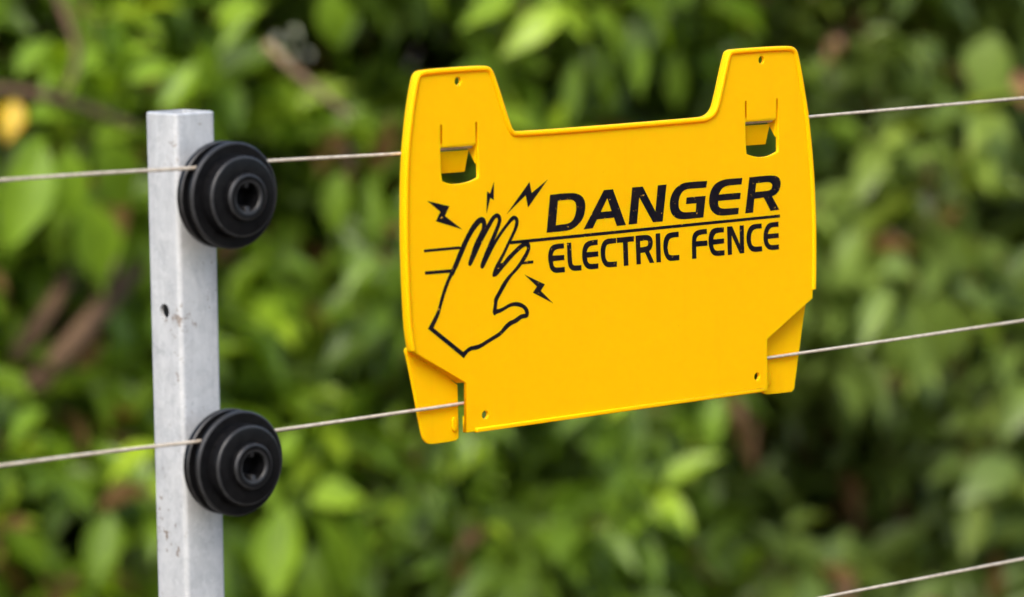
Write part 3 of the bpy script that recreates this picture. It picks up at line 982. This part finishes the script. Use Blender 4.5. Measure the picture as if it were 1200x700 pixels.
def make_twigs(a0, a1, z0, z1, n, k, depth, r):
    """twig bases and directions; most sit near the front of the hedge"""
    a = r.uniform(a0, a1, n)
    z = z0 + (z1 - z0) * r.random(n) ** 1.15
    dep = depth * r.random(n) ** 1.25
    w = bulge(a, z, k) - dep
    base = fw(a, z, w)
    # hollows in the hedge: the front growth is missing there
    px, py, _ = project(base)
    for hx, hy, rx, ry, back in HOLLOWS:
        q = np.exp(-(((px - hx) / rx) ** 2 + ((py - hy) / ry) ** 2) ** 2)
        base = base - NN_ * (q * back)[:, None]
        dep = dep + q * back * 0.6
    d = norm(NN_ * r.uniform(0.15, 1.0, (n, 1)) + ZN_ * r.uniform(0.0, 0.95, (n, 1)) + TN_ * r.normal(0, 0.55, (n, 1)) + r.normal(0, 0.15, (n, 3)))
    return base, d, dep


def leaves_on_twigs(base, d, dep, r, ln_mean, ln_sd, aspect, per, twig_len, tone_shift, L, tips):
    n = len(base)
    ang0 = r.uniform(0, 6.28, n)
    ref = norm(np.cross(d, ZN_ + 0.01))
    ref2 = np.cross(d, ref)
    vigor = r.random(n)
    tl = twig_len * r.uniform(0.6, 1.25, n)
    bend = r.uniform(-0.1, 0.45, n)
    for j in range(per):
        s = (j + 0.6) / per
        ang = ang0 + j * 2.399
        pos = base + d * (tl * s)[:, None] - ZN_ * (bend * tl * s * s * 0.6)[:, None]
        rad = ref * np.cos(ang)[:, None] + ref2 * np.sin(ang)[:, None]
        out = 0.95 - 0.45 * s
        ld = norm(rad * out + d * (0.35 + 0.55 * s) - ZN_ * r.uniform(0.0, 0.75, (n, 1)) + r.normal(0, 0.12, (n, 3)))
        upish = norm(ZN_ * 0.9 + NN_ * 0.35 + d * 0.25 + r.normal(0, 0.30, (n, 3)))
        ln = np.clip(r.normal(ln_mean, ln_sd, n), ln_mean * 0.5, ln_mean * 1.6) * (1.08 - 0.35 * max(0, s - 0.6))
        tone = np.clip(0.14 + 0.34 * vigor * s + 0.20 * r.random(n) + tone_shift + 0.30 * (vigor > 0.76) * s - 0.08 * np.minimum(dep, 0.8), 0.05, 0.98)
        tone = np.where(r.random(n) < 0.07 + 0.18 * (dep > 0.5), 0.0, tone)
        L.add(pos, ld, upish, ln, ln * aspect * r.uniform(0.82, 1.15, n), r.integers(0, 4, n), tone)
    tips.append((base, base + d * tl[:, None] - ZN_ * (bend * tl * 0.6)[:, None]))


def twig_mesh(pairs, r0=0.0024):
    V, Fc = [], []
    for b, t in pairs:
        d = t - b
        x = norm(np.cross(d, ZN_ + 0.02))
        y = norm(np.cross(d, x))
        off = sum(len(v) for v in V)
        n = len(b)
        ring = []
        for c, rr in ((b - d * 0.35, r0), (t, r0 * 0.45)):
            for q in range(3):
                an = 2.094 * q
                ring.append(c + (x * math.cos(an) + y * math.sin(an)) * rr)
        V.append(np.stack(ring, 1).reshape(-1, 3))
        for i in range(n):
            o = off + i * 6
            for q in range(3):
                q2 = (q + 1) % 3
                Fc.append((o + q, o + q2, o + 3 + q2, o + 3 + q))
    V = np.concatenate(V)
    me = bpy.data.meshes.new('twigs')
    me.from_pydata(V.tolist(), [], Fc)
    me.update()
    return me


def limb(p0, p1, r0, r1, wob, r, seg=7):
    p0, p1 = np.array(p0), np.array(p1)
    pts, rad = [], []
    off = r.normal(0, 1, (2, 3))
    for i in range(seg + 1):
        s = i / seg
        p = p0 + (p1 - p0) * s + wob * (off[0] * math.sin(s * 3.14) + 0.5 * off[1] * math.sin(s * 6.28))
        pts.append(p)
        rad.append(r0 + (r1 - r0) * s)
    return tube_mesh(pts, rad, 8)


def pixel_point(px, py, back):
    """point on the photo ray `back` metres behind the fence plane"""
    F_ = np.array([0, math.cos(PITCH), -math.sin(PITCH)])
    U_ = np.array([0, math.sin(PITCH), math.cos(PITCH)])
    d = F_ + (px - 600) / 4200 * np.array([1.0, 0, 0]) - (py - 350) / 4200 * U_
    c = np.array([0, 0, CAM_H])
    s = (NN_ @ (O0N - c) - back) / (NN_ @ d)
    return c + d * s


SHRUBS = [
    dict(label='leafy shrub with drooping light green leaves and a yellow leaf, behind the post', a=(0.7, 2.86), k=0.3, mat=0, ln=0.115, asp=0.43, tone=0.14, twigs=1150),
    dict(label='leafy shrub with narrow bright leaves at its top, behind the yellow sign', a=(2.70, 3.72), k=1.7, mat=1, ln=0.110, asp=0.36, tone=0.08, twigs=900),
    dict(label='leafy shrub with grey green leaves and pinkish young ones, right of the sign', a=(3.58, 6.1), k=2.9, mat=2, ln=0.108, asp=0.40, tone=0.11, twigs=1500),
]
# leaves that stand out in the picture: base pixel, tip pixel, width in pixels, metres behind the fence, tone, kind of colour
STAND_OUT = [
    (322, 40, 327, 52, 7, 1.25, .4, 5), (343, 33, 350, 44, 7, 1.25, .3, 5), (358, 60, 366, 68, 7, 1.25, .4, 5), (337, 60, 343, 70, 6, 1.25, .3, 5),  # sky glints, added as tiny pale leaves
    (52, 172, 4, 300, 62, 1.10, .66, 0), (78, 172, 84, 262, 44, 1.15, .62, 0), (98, 232, 126, 338, 58, 1.13, .64, 0), (118, 165, 168, 258, 62, 1.14, .55, 0),
    (16, 118, 8, 168, 34, 1.16, .8, 3), (150, 96, 216, 58, 30, 1.2, .75, 0), (85, 92, 120, 42, 30, 1.22, .7, 0), (190, 128, 232, 66, 34, 1.2, .72, 0),
    (20, 90, 62, 40, 30, 1.22, .62, 0), (110, 165, 180, 140, 34, 1.18, .8, 0), (30, 140, 92, 120, 30, 1.2, .72, 0), (250, 26, 318, 2, 34, 1.22, .85, 0),
    (232, 52, 252, 122, 32, 1.25, .6, 0), (384, -12, 402, 66, 44, 1.18, .6, 0), (300, 10, 255, 60, 30, 1.25, .72, 0), (60, 160, 8, 190, 26, 1.2, .66, 0),
    (662, 10, 588, 52, 40, 1.16, .93, 1), (600, -4, 540, 30, 34, 1.2, .82, 1), (648, 2, 694, 52, 24, 1.17, .85, 1), (690, 6, 762, 88, 26, 1.18, .78, 1),
    (738, -8, 824, 60, 26, 1.2, .75, 1), (755, 50, 748, 118, 22, 1.25, .6, 1), (560, 60, 600, 120, 34, 1.3, .5, 1), (676, 70, 668, 150, 24, 1.32, .48, 1),
    (795, 60, 788, 140, 26, 1.35, .45, 1), (840, -5, 905, 45, 26, 1.22, .7, 1), (700, 80, 730, 150, 20, 1.28, .55, 1),
    (1072, 45, 1142, 104, 34, 1.3, .50, 2), (1165, 40, 1150, 120, 60, 1.22, .58, 2), (1192, 85, 1204, 128, 22, 1.38, .65, 4), (985, 40, 968, 78, 20, 1.5, .10, 4),
    (1068, 350, 1118, 446, 46, 1.12, .70, 2), (1090, 345, 1168, 440, 38, 1.12, .74, 2), (1120, 335, 1206, 404, 42, 1.14, .74, 2), (1044, 340, 1008, 412, 36, 1.15, .62, 2),
    (1030, 318, 1100, 300, 38, 1.15, .78, 2), (1000, 270, 985, 345, 34, 1.2, .66, 2), (1108, 270, 1150, 330, 38, 1.16, .68, 2), (1050, 380, 1048, 450, 30, 1.25, .5, 2),
    (334, 590, 318, 712, 58, 1.2, .72, 0), (362, 588, 446, 566, 44, 1.12, .84, 0), (400, 600, 462, 684, 36, 1.14, .7, 0), (330, 540, 350, 500, 30, 1.2, .7, 0),
    (372, 600, 420, 720, 40, 1.1, .55, 0), (290, 560, 352, 600, 34, 1.15, .8, 0), (842, 462, 828, 532, 30, 1.2, .62, 1), (440, 520, 480, 560, 24, 1.25, .6, 1),
    (1146, 588, 1130, 656, 34, 1.5, .85, 2), (1190, 540, 1130, 572, 50, 1.2, .42, 2), (50, 480, 10, 520, 28, 1.2, .62, 0), (110, 460, 150, 520, 30, 1.2, .5, 0),
    (60, 560, 120, 600, 34, 1.22, .52, 0), (10, 620, 60, 680, 34, 1.2, .6, 0), (130, 600, 110, 690, 44, 1.15, .45, 0), (330, 340, 362, 388, 34, 1.2, .62, 0),
    (440, 300, 400, 345, 32, 1.22, .5, 0), (400, 200, 390, 280, 36, 1.25, .45, 0), (430, 210, 446, 296, 30, 1.25, .42, 0), (985, 430, 1010, 500, 30, 1.25, .5, 2),
]
PX_BRANCHES = [
    (0, [(312, 52, 1.25), (350, 88, 1.24), (412, 138, 1.25)], 10, 'tan'),
    (0, [(-60, 100, 1.3), (50, 112, 1.25), (160, 150, 1.3)], 12, None),
    (0, [(60, -20, 1.35), (90, 60, 1.3), (75, 110, 1.3)], 9, None),
    (0, [(-60, 62, 1.45), (40, 85, 1.4), (130, 78, 1.45)], 14, None),
    (0, [(40, 452, 1.3), (100, 385, 1.25), (172, 296, 1.3)], 28, None),
    (0, [(20, 420, 1.35), (60, 360, 1.32), (100, 290, 1.38)], 22, None),
    (0, [(120, 720, 1.5), (150, 650, 1.5), (190, 560, 1.6)], 24, None),
    (1, [(470, 690, 1.4), (540, 640, 1.4), (600, 615, 1.45)], 16, None),
    (1, [(690, 720, 1.6), (720, 620, 1.6), (735, 540, 1.65)], 18, None),
    (2, [(950, 130, 1.5), (985, 60, 1.5), (1010, -10, 1.55)], 16, None),
    (2, [(1100, 720, 1.5), (1060, 600, 1.6), (1040, 500, 1.65)], 20, None),
]
roots = []
for si, S in enumerate(SHRUBS):
    r = np.random.default_rng(100 + si)
    a0, a1 = S['a']
    ac = (a0 + a1) / 2
    mat = M_LEAF[S['mat']]
    foot = fw(ac, 0.0, -4.45)
    root = thing('shrub', S['label'], 'shrub', Matrix.Translation(Vector(foot)), 'shrubs of the hedge')
    inv = Matrix.Translation(-Vector(foot))
    roots.append(root)
    # stems
    stems = []
    for q in range(3):
        top = fw(ac + (q - 1) * (a1 - a0) * 0.22, 1.5, -4.4 - 0.1 * q)
        me = limb(foot + np.array([0.05 * (q - 1), 0.03 * q, -0.05]), top, 0.028, 0.015, 0.05, r)
        me.transform(inv)
        link('trunk', me, M_BARK, root)
        stems.append((foot, top))
    L = Leaves()
    tips = []
    base, d, dep = make_twigs(a0, a1, 0.02, 2.7, S['twigs'], S['k'], 1.15, r)
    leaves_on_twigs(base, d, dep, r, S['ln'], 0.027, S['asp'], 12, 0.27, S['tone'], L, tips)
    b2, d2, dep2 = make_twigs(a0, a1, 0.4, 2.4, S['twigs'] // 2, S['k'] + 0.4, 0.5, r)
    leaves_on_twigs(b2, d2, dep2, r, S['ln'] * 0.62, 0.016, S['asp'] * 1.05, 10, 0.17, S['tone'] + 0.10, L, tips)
    # limbs from the stems out to some of the twigs
    for q in range(16):
        b = base[q * 13 % len(base)]
        s0 = stems[q % 3]
        hgt = min(max((b[2] - 0.15) / 1.2, 0.1), 0.95)
        p0 = s0[0] + (s0[1] - s0[0]) * hgt * 0.8
        me = limb(p0, b, 0.011, 0.004, 0.03, r)
        me.transform(inv)
        link('branch', me, M_BARK, root)
    for (own, pl, wpx, hue) in PX_BRANCHES:
        if own != si:
            continue
        pts = [pixel_point(q[0], q[1], q[2] + (1.7 if hue == 'tan' else 2.12 if wpx > 21 else 2.2 if wpx > 12 else 1.85)) for q in pl]
        P = catmull([Vector(q) for q in pts], 5)
        z = (Vector(pts[1]) - Vector((0, 0, CAM_H))).length
        me = tube_mesh(P, [wpx / 2 * z / 4200 * (1.1 - 0.25 * i / len(P)) for i in range(len(P))], 10)
        me.transform(inv)
        link('branch', me, M_BARK_TAN if hue == 'tan' else M_BARK, root)
    tw = twig_mesh(tips)
    tw.transform(inv)
    two = link('twigs', tw, M_TWIG, root)
    two['kind'] = 'stuff'
    # leaves that stand out
    view = np.array([0, 0, CAM_H])
    special = []
    for (bx, by_, tx, ty, wpx, back, tone, col) in STAND_OUT:
        own = col if col < 3 else (0 if bx < 450 else 2)
        if own != si:
            continue
        p0, p1 = pixel_point(bx, by_, back + 1.95), pixel_point(tx, ty, back + 1.95 - r.uniform(-0.01, 0.03))
        special.append((p0, p1, wpx * np.linalg.norm(p0 - view) / 4200, tone, col))
    L.stack()
    # which of the random leaves show largest: nearest in their neighbourhood of the picture
    cen = L.base + L.x * (L.ln * 0.5)[:, None]
    px, py, dz = project(cen)
    vdir = norm(view - cen)
    area = L.ln * L.wd * np.abs((L.z * vdir).sum(1)) * (4200 / dz) ** 2
    inside = (px > -15) & (px < 1215) & (py > -15) & (py < 715)
    cell = (np.floor(px / 22).astype(int) + 5) * 1000 + np.floor(py / 22).astype(int) + 5
    order = np.argsort(dz)
    seen = {}
    rank = np.full(len(dz), 99)
    for i in order:
        if inside[i]:
            c = cell[i]
            rank[i] = seen.get(c, 0)
            seen[c] = rank[i] + 1
    score = np.where(inside & (rank < 2), area, 0)
    pick = np.argsort(-score)[:290 - len(special)]
    pick = pick[score[pick] > 60]
    chosen = np.zeros(len(dz), bool)
    chosen[pick] = True
    rest_idx = np.where(~chosen)[0]
    L.base = L.base - foot
    joined_leaves(L, rest_idx, mat, 'foliage', root)
    for i in pick:
        o = link('leaf', leaf_mesh(int(L.kind[i]), mat), None, root)
        R_ = Matrix(((L.x[i][0] * L.ln[i], L.y[i][0] * L.wd[i], L.z[i][0] * L.ln[i], L.base[i][0]),
                     (L.x[i][1] * L.ln[i], L.y[i][1] * L.wd[i], L.z[i][1] * L.ln[i], L.base[i][1]),
                     (L.x[i][2] * L.ln[i], L.y[i][2] * L.wd[i], L.z[i][2] * L.ln[i], L.base[i][2]), (0, 0, 0, 1)))
        o.matrix_local = R_
        o.color = (float(L.tone[i]), 0, 0, 1)
    for p0, p1, wd, tone, col in special:
        dvec = p1 - p0
        ln = np.linalg.norm(dvec)
        x, y, z = leaf_frames(dvec, norm(view - p0) * 0.75 + ZN_ * 0.55 + r.normal(0, 0.12, 3))
        m_ = M_LEAF_YELLOW if col == 3 else (M_LEAF_PINK if col == 4 else M_LEAF_GLINT if col == 5 else mat)
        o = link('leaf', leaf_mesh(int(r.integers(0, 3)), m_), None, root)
        b_ = p0 - foot
        o.matrix_local = Matrix(((x[0] * ln, y[0] * wd, z[0] * ln, b_[0]), (x[1] * ln, y[1] * wd, z[1] * ln, b_[1]),
                                 (x[2] * ln, y[2] * wd, z[2] * ln, b_[2]), (0, 0, 0, 1)))
        o.color = (tone, 0, 0, 1)
        if col == 3:
            o['label'] = 'yellowed leaf'
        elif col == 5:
            o['label'] = 'sky glint painted as a small pale leaf'
        elif col == 4:
            o['label'] = 'pinkish young leaf'

# deeper growth behind the shrubs, one dense mass
L = Leaves()
tips = []
r = np.random.default_rng(55)
n = 2600
a = r.uniform(0.3, 7.8, n)
z = r.uniform(0.05, 2.9, n)
base = fw(a, z, r.uniform(-6.2, -4.9, n))
d = norm(NN_ * r.uniform(0.1, 1.0, (n, 1)) + ZN_ * r.uniform(-0.1, 0.9, (n, 1)) + r.normal(0, 0.4, (n, 3)))
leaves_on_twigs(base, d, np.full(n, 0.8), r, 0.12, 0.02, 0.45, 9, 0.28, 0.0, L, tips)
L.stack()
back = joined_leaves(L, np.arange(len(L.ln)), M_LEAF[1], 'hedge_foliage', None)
back['label'] = 'dense dark green growth in the depth of the hedge'
back['category'] = 'foliage'
